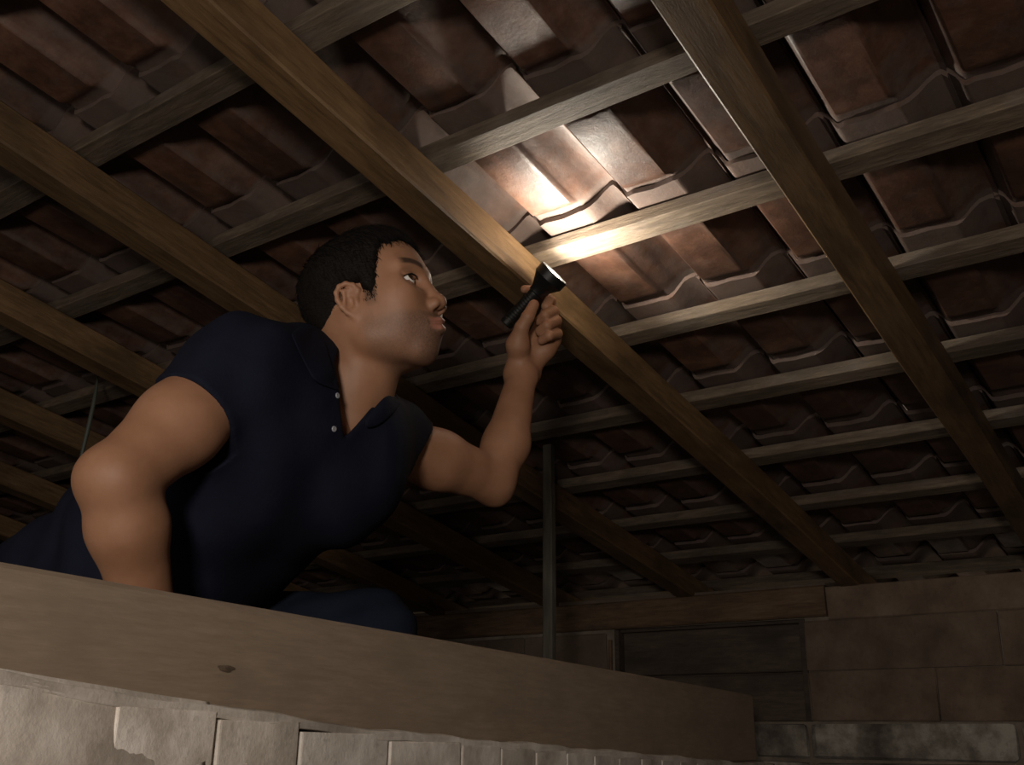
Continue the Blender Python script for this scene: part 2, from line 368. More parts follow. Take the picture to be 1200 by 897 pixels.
# courses right of the hatch, and left of it
cols = {0: (wp(968, 700)[0], [1.6]), 1: (ox1, [0.62, 1.2]), 2: (ox1, [wp(1100, 815)[0]-ox1, 0.40, 0.4])}
sd = 0
for r_ in range(3):
    z1, z0 = (rz[r_], rz[r_+1]); x = cols[r_][0]; ws = cols[r_][1]; k = 0
    while x < XR-0.05:
        w_ = ws[k % len(ws)]; k += 1; x1 = min(XR, x+w_); sd += 1
        uneven_block('brick', x, x1, z0, z1, M_CLAYBRICK, wall, out=0.004+0.004*random.random(), seed=sd, g=0.0012, cut=0.004); x = x1
    x = ox0-0.03; k = 0
    if r_ > 0:
        while x > -6.0+0.7:
            w_ = 0.39+0.02*(k % 3); k += 1; sd += 1; x0 = max(XL, x-w_)
            if x0 >= x-0.02: break
            uneven_block('brick', x0, x, z0, z1, M_DARKWALL, wall, out=0.004+0.003*random.random(), seed=sd, g=0.002, cut=0.005); x = x0
# pale cement blocks in the lowest visible course and plain ones under it
edges = [wp(885, 870)[0]-0.38, wp(884, 870)[0], wp(950, 870)[0], wp(1197, 870)[0]]
while edges[-1] < XR-0.1: edges.append(min(XR, edges[-1]+0.40))
while edges[0] > XL+0.1: edges.insert(0, max(XL, edges[0]-0.40))
for lay, (z0, z1) in enumerate(((rz[4], rz[3]), (rz[4]-0.19, rz[4]), (0.0, rz[4]-0.19))):
    if z1-z0 < 0.03: continue
    for x0, x1 in zip(edges, edges[1:]):
        if x1-x0 < 0.03: continue
        sd += 1; uneven_block('block', x0+(0.0 if lay != 1 else 0.0), x1, z0, z1, M_BLOCK, wall, out=0.012, seed=sd, g=0.006, cut=0.018, rough=0.004)
# left top band: timber wall plate / lintel over hatch
bar('lintel', lx1-XL-0.02, 0.09, lz1-oz1-0.004, M_LINTEL, T(XL+0.02, WY-0.016, oz1+0.002), n=40, wob=0.004, parent=wall, seed=55, bev=0.006)
bar('wall_plate', lx1-XL-0.02, 0.10, ztop-lz1-0.002, M_DARKWALL, T(XL+0.02, WY-0.006, lz1+0.002), n=40, wob=0.004, parent=wall, seed=56, bev=0.006)
# hatch
hatch = tag(empty('window_1', T((ox0+ox1)/2, WY, oz0)), 'dark boarded hatch set in the back wall under a timber lintel', None, None, 'structure')
hm = T((ox0+ox1)/2, WY, oz0); hi = hm.inverted()
hh = oz1-oz0; zj = wp(840, 790)[1]
for z0, z1, s_ in ((oz0+0.002, zj-0.002, 1), (zj+0.002, oz1-0.012, 2)):
    bar('plank', ox1-ox0-0.045, 0.02, z1-z0, M_PLANK, hi @ T(ox0+0.022, WY+0.035+0.004*s_, z0), n=8, wob=0.002, parent=hatch, seed=60+s_)
bm = bmesh.new(); box(bm, ox0, ox1, WY+0.075, WY+0.12, oz0, oz1); mesh_obj('leak_stop_board', bm, M_PLANK, hatch, hi)  # added board behind the planks, keeps outside light from leaking through their joint
for x0, w_ in ((ox0+0.001, 0.018), (ox1-0.021, 0.020)):
    bm = bmesh.new(); box(bm, x0, x0+w_, WY+0.004, WY+0.06, oz0, oz1-0.002, 0.002)
    mesh_obj('jamb', bm, M_PLANK, hatch, hi)
bm = bmesh.new(); box(bm, ox0+0.02, ox1-0.02, WY+0.02, WY+0.06, oz1-0.012, oz1-0.001, 0.001); mesh_obj('head_jamb', bm, M_PLANK, hatch, hi)
bar('casing', oz1-0.30, 0.012, 0.018, M_LINTEL, hi @ frame((ox0-0.004, WY-0.012, 0.26), (0, 0, 1), (-1, 0, 0), (0, -1, 0)) @ T(0, 0, -0.01), n=8, wob=0.002, parent=hatch, seed=71)

# floor and the unseen sides of the attic
bm = bmesh.new(); box(bm, XL-0.1, XR+0.1, -2.3, WY+0.14, -0.12, 0.0); tag(mesh_obj('floor', bm, M_FLOOR), 'bare cement slab of the attic', None, None, 'structure')
def side_wall(name, x0, x1, lab):
    bm = bmesh.new(); y0, y1 = -2.2, WY
    zt = lambda y: CZ+(S*1.0-y*math.sin(ALPHA)*1.0)/math.cos(ALPHA)+0.0
    vs = [bm.verts.new((x, y, z)) for x in (x0, x1) for y, z in ((y0, 0), (y1, 0), (y1, zt(y1)), (y0, zt(y0)))]
    bm.faces.new(vs[:4]); bm.faces.new(vs[4:][::-1])
    for k in range(4): bm.faces.new((vs[k], vs[(k+1) % 4], vs[4+(k+1) % 4], vs[4+k]))
    tag(mesh_obj(name, bm, M_DARKWALL), lab, None, None, 'structure')
side_wall('wall_left', XL-0.1, XL, 'rough plastered side wall far at the left')
side_wall('wall_right', XR, XR+0.1, 'rough plastered side wall right of the view')
bm = bmesh.new(); box(bm, XL-0.1, XR+0.1, -2.3, -2.2, 0, CZ+1.62); tag(mesh_obj('wall_near', bm, M_DARKWALL), 'rough plastered wall behind the view', None, None, 'structure')

# ------------------------------------------------------------------ thin post and hanging cable
a_, b_ = -1.322, 1.795
top = np.array(ROOF @ Vector((a_*S, b_*S, 1.0*S+0.012)))
zt = top[2]
bar('post', zt, 0.030, 0.026, M_POST, frame((top[0], top[1], 0.0), (0, 0, 1), (1, 0, 0), (0, 1, 0)), n=12, wob=0.003, seed=91)
tag(COL.objects[-1], 'thin grey upright wooden post standing behind the man\'s raised elbow', 'post')
bm = bmesh.new()
pts = [P(115, 434, 2.86), P(114, 446, 2.80), P(113, 455, 2.78), P(110, 472, 2.76), P(105, 495, 2.74), P(99, 520, 2.72), P(93, 545, 2.70), P(88, 580, 2.68)]
tube(bm, pts, [0.002, 0.003, 0.0045, 0.006, 0.0065, 0.006, 0.005, 0.004])
tag(mesh_obj('cable', bm, M_CABLE, smooth=True), 'old greenish cable hanging from the battens behind the man\'s elbow', 'cable')

# ------------------------------------------------------------------ tie beam and masonry in the foreground
vb = np.array([(1262-600)/F, (884-448.5)/F, 1.0]); bdir = CW @ vb; bdir[2] = 0; bdir /= np.linalg.norm(bdir)
bn = np.array([bdir[1], -bdir[0], 0.0])                     # horizontal, towards the camera side
if bn @ (CAM-P(400, 800, 1.2)) < 0: bn = -bn
HBM = 0.18
pe = P(886, 893, HBM/75.0*F)                                 # lower front corner at the free end
Lb = 3.2
st = pe-bdir*Lb
BM = frame(st, bdir, -bn, (0, 0, 1))
o = bar('tie_beam', Lb, 0.075, HBM, M_BEAM, BM, n=40, wob=0.0012, seed=5, bev=0.005)
tag(o, 'long sawn horizontal beam with a dark knot in front of the man', 'beam')
kn = P(266, 783, 1.0); rel = np.linalg.inv(np.array(BM)) @ np.append(kn, 1)
def on_beam(px, py):     # intersect with the beam's front plane
    d = P(px, py, 1.0)-CAM; t = ((pe-CAM) @ bn)/(d @ bn); return CAM+d*t
bm = bmesh.new(); c = on_beam(265, 784); ring = []
for q in range(24):
    th_ = q/24*6.283; rr = 0.013*(1+0.12*math.sin(3*th_)+0.08*math.sin(5*th_+1))
    ring.append(c+bdir*math.cos(th_)*rr+np.array([0, 0, 1])*math.sin(th_)*rr*0.28)
vin = [bm.verts.new(c+(p-c)*0.35+bn*0.0012) for p in ring]; vo = [bm.verts.new(p+bn*0.0003) for p in ring]
for q in range(24): bm.faces.new((vo[q], vo[(q+1) % 24], vin[(q+1) % 24], vin[q]))
bm.faces.new(vin)
kob = mesh_obj('knot', bm, wood('knot_wood', (0.07, 0.045, 0.03), (0.11, 0.075, 0.05), (0.17, 0.125, 0.09)), None); kob.parent = o; kob.matrix_parent_inverse = BM.inverted()
kob['label'] = 'dark knot in the beam face'

# masonry wall the beam rests on: front face a little nearer than the beam
FW = 0.05
def fore(px, py):
    d = P(px, py, 1.0)-CAM; t = (((pe-CAM) @ bn)+FW)/(d @ bn) if False else ((pe+bn*FW-CAM) @ bn)/(d @ bn); q = CAM+d*t
    return (q-st) @ bdir, q[2]
topl = [fore(px, py) for px, py in ((-200, 757), (0, 785), (100, 802), (200, 818), (300, 832), (400, 848), (500, 860), (600, 869), (700, 878), (800, 887), (880, 895))]
tx = [q[0] for q in topl]; tz = [q[1] for q in topl]
def ztopf(x): return float(np.interp(x, tx, tz))
fw = tag(empty('parapet', frame((st[0], st[1], 0), bdir, -bn, (0, 0, 1))), 'rough whitish brick parapet with a crumbly mortar top in the near foreground', 'masonry wall')
def lump_grid(bm, x0, x1, zf0, zf1, y0, y1, n, amp, seed):
    """front slab with an uneven mortar skin; zf0/zf1 functions of x"""
    r = random.Random(seed); nz = 10; gx = []
    for i in range(n+1):
        x = x0+(x1-x0)*i/n; colv = []
        for j in range(nz+1):
            z = zf0(x)+(zf1(x)-zf0(x))*j/nz
            w1 = amp*(math.sin(x*23+seed)*math.sin(z*31+x*7)+0.6*math.sin(x*61+z*47)+r.uniform(-.4, .4))
            rd = min(0.012, (y1-y0)*0.3) if j == nz else (0.004 if j == nz-1 else 0)
            colv.append(bm.verts.new((x, y0-w1+rd, z)))
        colv.append(bm.verts.new((x, y1, zf1(x)+amp*0.3*r.uniform(-1, 1)))); colv.append(bm.verts.new((x, y1, zf0(x)))); gx.append(colv)
    m_ = len(gx[0])
    for a, b in zip(gx, gx[1:]):
        for k in range(m_): bm.faces.new((a[k], a[(k+1) % m_], b[(k+1) % m_], b[k]))
    bm.faces.new(gx[0]); bm.faces.new(gx[-1][::-1])
xs0, xs1 = tx[0]-0.3, Lb+0.0
zbeam = float(pe[2])
bm = bmesh.new(); lump_grid(bm, xs0, xs1, lambda x: 0.0, lambda x: min(zbeam-0.002, ztopf(x)-0.03), -FW-0.0006, 0.055, 160, 0.0009, 3)
mesh_obj('core', bm, M_FOREMORTAR, fw, Matrix.Identity(4))
bm = bmesh.new(); lump_grid(bm, xs0, xs1, lambda x: ztopf(x)-0.013-0.002*math.sin(x*31), lambda x: ztopf(x)+0.0016*math.sin(x*19)+0.001*math.sin(x*53), -FW-0.001, -0.002, 150, 0.0012, 9)
mesh_obj('mortar_cap', bm, M_FOREMORTAR, fw, Matrix.Identity(4), smooth=True)['label'] = 'crumbly mortar bed along the top of the parapet'
xp_ = fore(243, 850)[0]
bm = bmesh.new(); lump_grid(bm, xs0, xp_, lambda x: zbeam-0.22, lambda x: ztopf(x)+0.001, -FW-0.0032, -FW+0.01, 90, 0.0011, 5)
mesh_obj('plaster', bm, M_FOREMORTAR, fw, Matrix.Identity(4), smooth=True)['label'] = 'smooth patch of pale plaster on the parapet'
joints = [fore(px, 870)[0] for px in (-120, 10, 128, 252, 350, 455, 540)]
x_ = joints[-1]
while x_ < xs1-0.1: x_ += 0.115; joints.append(min(x_, xs1))
joints = [xs0]+[j for j in joints if j > xs0+0.05]
for k, (x0, x1) in enumerate(zip(joints, joints[1:])):
    if x1 < xp_+0.01: continue                                   # the plaster patch covers this stretch
    zt_ = ztopf((x0+x1)/2)-0.014
    for row in range(3):
        z1 = zt_-row*0.075; z0 = z1-0.075 if row < 2 else 0.0
        bm = bmesh.new(); g = 0.003; box(bm, x0+g, x1-g, -FW-0.0022, -0.002, z0+g*0.6, z1+0.004, 0.002)
        r = random.Random(k*5+row)
        for v in bm.verts: v.co += Vector((r.uniform(-1, 1), r.uniform(-.3, .3), r.uniform(-1, 1)))*0.0006
        mesh_obj('brick', bm, M_FOREBRICK, fw, Matrix.Identity(4))

# ------------------------------------------------------------------ implicit-surface modeller for the figure
class Vol:
    def __init__(s, lo, hi, h):
        s.lo = np.array(lo, float); s.h = h; s.n = np.ceil((np.array(hi)-s.lo)/h).astype(int)+1
        s.v = np.full(tuple(s.n), 0.5, np.float32)
    def sub(s, lo, hi):
        a = np.clip(np.floor((np.array(lo)-s.lo)/s.h).astype(int), 0, s.n); b = np.clip(np.ceil((np.array(hi)-s.lo)/s.h).astype(int)+1, 0, s.n)
        if np.any(b <= a): return None, None
        sl = tuple(slice(i, j) for i, j in zip(a, b))
        g = np.meshgrid(*[(np.arange(i, j)*s.h+o).astype(np.float32) for i, j, o in zip(a, b, s.lo)], indexing='ij')
        return sl, g
    def comb(s, sl, d, k, op):
        v = s.v[sl]
        if op == 'u':
            if k > 0: hh = np.maximum(k-np.abs(v-d), 0)/k; s.v[sl] = np.minimum(v, d)-hh*hh*k*0.25
            else: s.v[sl] = np.minimum(v, d)
        elif op == 's':
            d = -d
            if k > 0: hh = np.maximum(k-np.abs(v-d), 0)/k; s.v[sl] = np.maximum(v, d)+hh*hh*k*0.25
            else: s.v[sl] = np.maximum(v, d)
    def cone(s, a, b, r1, r2, k=0.02, op='u'):
        a = np.array(a, float); b = np.array(b, float); R = max(r1, r2)+k+0.012
        sl, g = s.sub(np.minimum(a, b)-R, np.maximum(a, b)+R)
        if sl is None: return
        ab = b-a; L2 = ab @ ab+1e-12; p = [g[i]-a[i] for i in range(3)]
        t = np.clip((p[0]*ab[0]+p[1]*ab[1]+p[2]*ab[2])/L2, 0, 1)
        d = np.sqrt(sum((p[i]-t*ab[i])**2 for i in range(3)))-(r1+(r2-r1)*t)
        s.comb(sl, d.astype(np.float32), k, op)
    def ell(s, c, r, M=None, k=0.02, op='u'):
        c = np.array(c, float); r = np.array(r, float); R = r.max()+k+0.012
        sl, g = s.sub(c-R, c+R)
        if sl is None: return
        p = np.stack([g[i]-c[i] for i in range(3)], -1)
        if M is not None: p = p @ np.asarray(M, np.float32)          # columns of M = local axes in world
        q = p/r.astype(np.float32); k0 = np.linalg.norm(q, axis=-1); k1 = np.linalg.norm(q/r.astype(np.float32), axis=-1)+1e-9
        d = k0*(k0-1)/k1; s.comb(sl, d.astype(np.float32), k, op)
    def plane(s, o, n, k=0.0):      # keep the side where (p-o).n < 0
        sl, g = s.sub(s.lo, s.lo+s.n*s.h); n = np.array(n, float); n /= np.linalg.norm(n)
        d = (g[0]-o[0])*n[0]+(g[1]-o[1])*n[1]+(g[2]-o[2])*n[2]; s.v = np.maximum(s.v, d[:s.v.shape[0], :s.v.shape[1], :s.v.shape[2]].astype(np.float32))
    def mesh(s):
        v = s.v.copy(); v[0], v[-1] = 0.5, 0.5; v[:, 0], v[:, -1] = 0.5, 0.5; v[:, :, 0], v[:, :, -1] = 0.5, 0.5
        ins = v < 0; nx, ny, nz = v.shape; acc = np.zeros((nx-1, ny-1, nz-1, 3), np.float32); cnt = np.zeros((nx-1, ny-1, nz-1), np.float32)
        cs = [(i, j, k) for i in (0, 1) for j in (0, 1) for k in (0, 1)]
        V = lambda c: v[c[0]:nx-1+c[0], c[1]:ny-1+c[1], c[2]:nz-1+c[2]]
        for ax in range(3):
            for c in cs:
                if c[ax]: continue
                c2 = list(c); c2[ax] = 1; a, b = V(c), V(tuple(c2)); cr = (a < 0) != (b < 0)
                idx = np.nonzero(cr); t = a[idx]/(a[idx]-b[idx]); off = np.tile(np.array(c, np.float32), (len(t), 1)); off[:, ax] = t
                acc[idx] += off; cnt[idx] += 1
        idx = np.nonzero(cnt); vid = np.full(cnt.shape, -1, np.int64); vid[idx] = np.arange(len(idx[0]))
        pos = (np.stack(idx, -1)+acc[idx]/cnt[idx][:, None])*s.h+s.lo
        quads = []
        for ax in range(3):
            a = ins[tuple(slice(0, -1) if i == ax else slice(None) for i in range(3))]; b = ins[tuple(slice(1, None) if i == ax else slice(None) for i in range(3))]
            e = np.nonzero(a != b); ea = a[e]; e = np.stack(e, -1); o1, o2 = (ax+1) % 3, (ax+2) % 3
            def cell(d1, d2):
                q = e.copy(); q[:, o1] -= d1; q[:, o2] -= d2; return vid[q[:, 0], q[:, 1], q[:, 2]]
            q = np.stack([cell(1, 1), cell(0, 1), cell(0, 0), cell(1, 0)], -1); q[~ea] = q[~ea][:, ::-1]; quads.append(q)
        return pos, np.concatenate(quads)
def np_mesh(name, parts, mat, parent, marks=None):
    pos = np.concatenate([p for p, q in parts]); off = 0; qs = []
    for p, q in parts: qs.append(q+off); off += len(p)
    q = np.concatenate(qs); me = bpy.data.meshes.new(name); me.vertices.add(len(pos)); me.vertices.foreach_set('co', pos.astype(np.float32).ravel())
    me.loops.add(q.size); me.loops.foreach_set('vertex_index', q.astype(np.int32).ravel()); me.polygons.add(len(q))
    me.polygons.foreach_set('loop_start', (np.arange(len(q))*4).astype(np.int32)); me.update(calc_edges=True); me.validate()
    me.materials.append(mat); me.shade_smooth()
    if marks is not None:
        ca = me.color_attributes.new('marks', 'FLOAT_COLOR', 'POINT'); ca.data.foreach_set('color', marks.astype(np.float32).ravel())
    o = bpy.data.objects.new(name, me); COL.objects.link(o)
    if parent: o.parent = parent
    return o

person = empty('person'); tag(person, 'dark-haired man in a navy polo shirt crouching and shining a torch at the roof tiles', 'person')
# ---- head frame (columns: forward, left, up in world)
hf = CW @ np.array([0.915, -0.335, -0.28]); hf /= np.linalg.norm(hf)
hu = CW @ np.array([-0.23, -0.90, 0.36]); hu -= hf*(hu @ hf); hu /= np.linalg.norm(hu); hl = np.cross(hu, hf)
HM = np.stack([hf, hl, hu], 1); HO = P(439, 364, 1.50); HK = 0.95
def H(x, y, z): return HO+HM @ np.array([x, y, z])*HK
def to_head(p): return (p-HO) @ HM/HK
HS = 0.98
def hsc(*a): return [q*HS for q in a]
def build_head(V, face=True):
    E = lambda c, r, k=0.02, op='u', M=None: V.ell(H(*c), [q_*HK for q_ in r], HM if M is None else HM @ M, k, op)
    Cn = lambda a, b, r1, r2, k=0.015, op='u': V.cone(H(*a), H(*b), r1*HK, r2*HK, k, op)
    E((-0.012, 0, 0.042), (0.094, 0.073, 0.078), 0.0)
    E((0.030, 0, 0.030), (0.062, 0.064, 0.080), 0.03)
    E((0.042, 0, -0.030), (0.050, 0.052, 0.060), 0.03)
    E((-0.03, 0, -0.02), (0.062, 0.062, 0.055), 0.03)
    for s in (-1, 1):
        Cn((0.002, s*0.056, -0.035), (0.012, s*0.052, -0.070), 0.014, 0.012, 0.03)
        Cn((0.010, s*0.0500, -0.066), (0.062, s*0.015, -0.0955), 0.0135, 0.0135, 0.022)
        E((0.058, s*0.044, -0.012), (0.024, 0.017, 0.018), 0.04)
        E((0.036, s*0.033, -0.046), (0.038, 0.021, 0.034), 0.04)
        Cn((0.084, s*0.012, 0.030), (0.072, s*0.046, 0.031), 0.010, 0.008, 0.018)
    E((0.030, 0, -0.066), (0.050, 0.038, 0.028), 0.03)
    E((0.066, 0, -0.095), (0.016, 0.019, 0.013), 0.02); E((0.1035, 0, -0.0845), (0.009, 0.022, 0.0045), 0.010, 's')
    E((0.080, 0, -0.064), (0.017, 0.026, 0.020), 0.02)
    for s in (-1, 1):
        E((0.094, s*0.033, 0.008), (0.017, 0.021, 0.013), 0.014, 's')
    # nose
    Cn((0.086, 0, 0.022), (0.106, 0, -0.022), 0.0075, 0.0085, 0.012)
    E((0.1085, 0, -0.030), (0.0110, 0.0105, 0.0100), 0.010)
    for s in (-1, 1):
        E((0.101, s*0.0125, -0.0345), (0.012, 0.0065, 0.0085), 0.006)
        E((0.106, s*0.0065, -0.0425), (0.0060, 0.0034, 0.0045), 0.002, 's')
    # lips
    for s in (-1, 1):
        Cn((0.1040, s*0.004, -0.0590), (0.090, s*0.022, -0.0650), 0.0050, 0.0028, 0.005)
        Cn((0.1015, s*0.004, -0.0720), (0.090, s*0.020, -0.0675), 0.0060, 0.0028, 0.005)
        Cn((0.1100, s*0.001, -0.0652), (0.094, s*0.023, -0.0660), 0.0026, 0.0010, 0.002, 's')
    # lids
    for s in (-1, 1):
        E((0.0755, s*0.033, 0.008), (0.0140, 0.0150, 0.0135), 0.006)
        Cn((0.0870, s*0.022, 0.0065), (0.0810, s*0.0455, 0.0075), 0.0045, 0.0035, 0.002, 's')
        E((0.0885, s*0.0335, 0.0082), (0.0065, 0.0125, 0.0066), 0.002, 's')
        Cn((0.0885, s*0.020, 0.0150), (0.0800, s*0.0475, 0.0145), 0.0022, 0.0018, 0.003)
    # ears
    for s in (-1, 1):
        def e(x, dz, o): return (x*0.95+0.006, s*(0.0700+o), dz*0.92-0.013)
        ring = [(0.004, 0.004, 0.001), (0.008, 0.016, 0.004), (0.003, 0.026, 0.008), (-0.007, 0.031, 0.012), (-0.017, 0.028, 0.016), (-0.023, 0.018, 0.018), (-0.0235, 0.005, 0.017), (-0.020, -0.008, 0.014), (-0.014, -0.019, 0.010), (-0.006, -0.028, 0.005)]
        for q0, q1 in zip(ring, ring[1:]): Cn(e(*q0), e(*q1), 0.0036, 0.0036, 0.003)
        E(e(-0.003, -0.027, 0.003), (0.0075, 0.0045, 0.0085), 0.005)
        E(e(-0.008, 0.004, 0.005), (0.014, 0.0055, 0.026), 0.004)
        Cn(e(-0.013, 0.018, 0.0125), e(-0.014, -0.005, 0.012), 0.0030, 0.0026, 0.004)
        Cn(e(-0.013, 0.018, 0.0125), e(-0.004, 0.020, 0.009), 0.0026, 0.002, 0.004)
        E(e(-0.005, -0.003, 0.0115), (0.0065, 0.0065, 0.0105), 0.003, 's')
        E(e(0.003, -0.003, 0.006), (0.0035, 0.0035, 0.006), 0.003)
NB = P(392, 478, 1.50)                       # neck base
def build_neck(V):
    V.cone(H(-0.030, 0, -0.035), NB, 0.052, 0.060, 0.035)
    V.cone(H(-0.01, 0, -0.065), P(412, 478, 1.49), 0.045, 0.050, 0.03)
    V.cone(H(-0.015, -0.045, -0.03), P(420, 492, 1.45), 0.014, 0.012, 0.02)    # sternomastoid on the near side
    V.cone(P(350, 455, 1.45), P(436, 494, 1.56), 0.042, 0.042, 0.04)
    V.cone(NB, P(385, 560, 1.50), 0.060, 0.082, 0.05)
R_SH, R_EL, R_WR = P(283, 434, 1.34), P(138, 562, 1.15), P(178, 752, 1.21)
L_SH, L_EL, L_WR = P(445, 515, 1.64), P(576, 562, 1.79), P(612, 440, 1.94)
def build_rarm(V, g=0.0):
    V.cone(R_SH, R_SH*0.45+R_EL*0.55, 0.056+g, 0.052+g, 0.0); V.cone(R_SH*0.45+R_EL*0.55, R_EL, 0.052+g, 0.0415+g, 0.02)
    V.cone(R_EL, R_EL*0.72+R_WR*0.28, 0.0405+g, 0.0435+g, 0.015); V.cone(R_EL*0.72+R_WR*0.28, R_WR, 0.0435+g, 0.029+g, 0.02)
    V.cone(R_EL+(P(95, 560, 1.2)-P(110, 560, 1.2)), R_EL, 0.030+g, 0.03+g, 0.02)
def build_larm(V, g=0.0):
    mid = L_SH*0.5+L_EL*0.5
    V.cone(L_SH, mid, 0.052+g, 0.049+g, 0.0); V.cone(mid, L_EL, 0.049+g, 0.040+g, 0.02)
    m2 = L_EL*0.68+L_WR*0.32+(P(603, 500, 1.84)-P(598, 500, 1.84))
    V.cone(L_EL, m2, 0.040+g, 0.041+g, 0.02); V.cone(m2, L_WR, 0.041+g, 0.0275+g, 0.02)
    V.cone(P(581, 577, 1.80), L_EL, 0.024, 0.03, 0.02)
def build_lhand(V0):
    class V:
        cone = staticmethod(lambda a, b, r1, r2, k=0.02, op='u': V0.cone(a, b, r1*1.055, r2*1.055, k, op))
    k = 0.006; q = lambda x, y, d: P(560+x/4.98, 280+y/4.98, d*1.06)
    wr = q(258, 800, 1.84)
    V.cone(L_WR, wr, 0.0275, 0.025, 0.015)
    V.cone(q(215, 790, 1.83), q(310, 790, 1.85), 0.020, 0.019, 0.012)
    mcp = [q(405, 440, 1.885), q(430, 470, 1.885), q(440, 530, 1.88), q(435, 590, 1.87)]
    for mp in mcp: V.cone(q(275, 740, 1.85), mp, 0.021, 0.0145, 0.012)
    V.cone(q(290, 740, 1.85), q(395, 640, 1.855), 0.022, 0.018, 0.012)     # heel of the hand, little-finger side
    V.cone(q(395, 650, 1.85), q(440, 590, 1.86), 0.016, 0.014, 0.012)
    V.cone(q(240, 740, 1.835), q(235, 620, 1.815), 0.021, 0.0205, 0.014)   # thenar
    # thumb
    V.cone(q(232, 620, 1.812), q(255, 520, 1.80), 0.0200, 0.0130, 0.010)
    V.cone(q(255, 520, 1.80), q(292, 455, 1.797), 0.0125, 0.0118, 0.004)
    V.cone(q(292, 455, 1.797), q(327, 385, 1.805), 0.0118, 0.0096, 0.003)
    # index: behind the torch, tip showing on its far left side
    pts = [mcp[0], q(425, 365, 1.885), q(345, 300, 1.905), q(272, 295, 1.89)]
    for a, b, r1, r2 in zip(pts, pts[1:], (0.0125, 0.0105, 0.0095), (0.0105, 0.0095, 0.0078)): V.cone(a, b, r1, r2, 0.003)
    V.cone(q(418, 362, 1.87), q(400, 395, 1.86), 0.0095, 0.010, 0.003)
    # curled middle, ring, little
    for mp, pip, dip, tip, r in ((mcp[1], q(440, 425, 1.855), q(395, 445, 1.825), q(358, 478, 1.835), 0.0102),
                                 (mcp[2], q(455, 480, 1.85), q(405, 505, 1.818), q(362, 540, 1.828), 0.0104),
                                 (mcp[3], q(462, 555, 1.845), q(415, 565, 1.815), q(372, 592, 1.825), 0.0095)):
        V.cone(mp, pip, r+0.0035, r+0.0008, 0.003); V.cone(pip, dip, r+0.0008, r, 0.002); V.cone(dip, tip, r, r-0.0012, 0.002)
def bb(pts, pad):
    a = np.array(pts); return a.min(0)-pad, a.max(0)+pad
parts = []
# head + neck
lo, hi = bb([H(-0.11, -0.09, -0.13), H(0.13, 0.09, 0.13), H(-0.11, 0.09, 0.13), H(0.13, -0.09, -0.13), H(-0.1, -.09, .13), H(.12, .09, -.12), P(350, 470, 1.44), P(440, 520, 1.56), P(400, 560, 1.5)], 0.03)
V = Vol(lo, hi, 0.0018); build_neck(V); build_head(V); hp = V.mesh(); parts.append(hp)
# raised forearm and hand
lo, hi = bb([L_SH, L_EL, L_WR, P(590, 330, 2.04), P(670, 330, 1.88), P(670, 450, 2.04), P(590, 380, 1.88)], 0.06)
V = Vol(lo, hi, 0.0022); build_larm(V); build_lhand(V); parts.append(V.mesh())
# supporting arm with hand on the slab side of the beam
HZ = R_WR+np.array([0.02, 0.02, -0.10])
lo, hi = bb([R_SH, R_EL, R_WR, HZ], 0.08); V = Vol(lo, hi, 0.0035); build_rarm(V)
V.cone(R_WR, HZ, 0.028, 0.024, 0.02)
for i in range(4):
    bpt = HZ+bdir*(0.018*(i-1.5)); V.cone(R_WR+(HZ-R_WR)*0.6, bpt, 0.018, 0.011, 0.01); V.cone(bpt, bpt+np.array([0.0, 0.01, -0.045-0.006*(1-abs(i-1.5))]), 0.0095, 0.0085, 0.002)
V.cone(R_WR+(HZ-R_WR)*0.4, HZ+bdir*0.055+np.array([0, 0, 0.01]), 0.014, 0.009, 0.01)
parts.append(V.mesh())
# torso core hidden under clothes, joining them all
PEL = P(85, 735, 1.50); CH = P(345, 530, 1.47); BE = P(215, 635, 1.46)
K_F = P(432, 748, 1.585); A_F = np.array([K_F[0]+0.02, K_F[1]-0.02, 0.09]); K_B = np.array([PEL[0]+0.18, PEL[1]-0.06, 0.075]); A_B = K_B+np.array([-0.40, 0.05, 0.0])
lo, hi = bb([R_SH, L_SH, PEL, CH, BE, K_F, A_F, K_B, A_B, NB], 0.16); V = Vol(lo, hi, 0.008)
def torso(V, g):
    V.cone(CH, BE, 0.105+g, 0.108+g, 0.0); V.cone(BE, PEL, 0.108+g, 0.118+g, 0.04)
    V.cone(R_SH, L_SH, 0.050+g, 0.048+g, 0.05); V.cone(P(310, 480, 1.38), P(170, 640, 1.40), 0.082+g, 0.095+g, 0.06)
    V.cone(P(408, 530, 1.55), P(280, 640, 1.54), 0.068+g, 0.078+g, 0.06)
    V.cone(P(340, 440, 1.44), P(300, 520, 1.42), 0.055+g, 0.08+g, 0.05)
def legs(V, g, c=0.05):
    hipf = PEL+(P(120, 760, 1.55)-P(85, 735, 1.50)); hipb = P(70, 770, 1.42)
    V.cone(PEL, hipf, 0.115+g, 0.09+g, c); V.cone(hipf, K_F, 0.088+g, 0.056+g, c); V.cone(K_F, A_F, 0.056+g, 0.036+g, 0.03)
    V.cone(hipb, K_B, 0.088+g, 0.056+g, c); V.cone(K_B, A_B, 0.054+g, 0.036+g, 0.03)
torso(V, -0.006); legs(V, 0.0); V.cone(NB, CH, 0.055, 0.08, 0.04); parts.append(V.mesh())
allp = np.concatenate([p for p, q in parts]); marks = np.zeros((len(allp), 4)); marks[:, 3] = 1
hpn = len(hp[0]); L = to_head(hp[0]); x, y, z = L[:, 0], L[:, 1], L[:, 2]; ay = np.abs(y)
sm = lambda t, a, b: np.clip((t-a)/(b-a), 0, 1)
st_ = sm(-z+0.12*np.clip(0.05-x, 0, 0.1), 0.030, 0.062)*sm(x, -0.005, 0.012)*sm(-z+0.5*0, -0.2, -0.1)
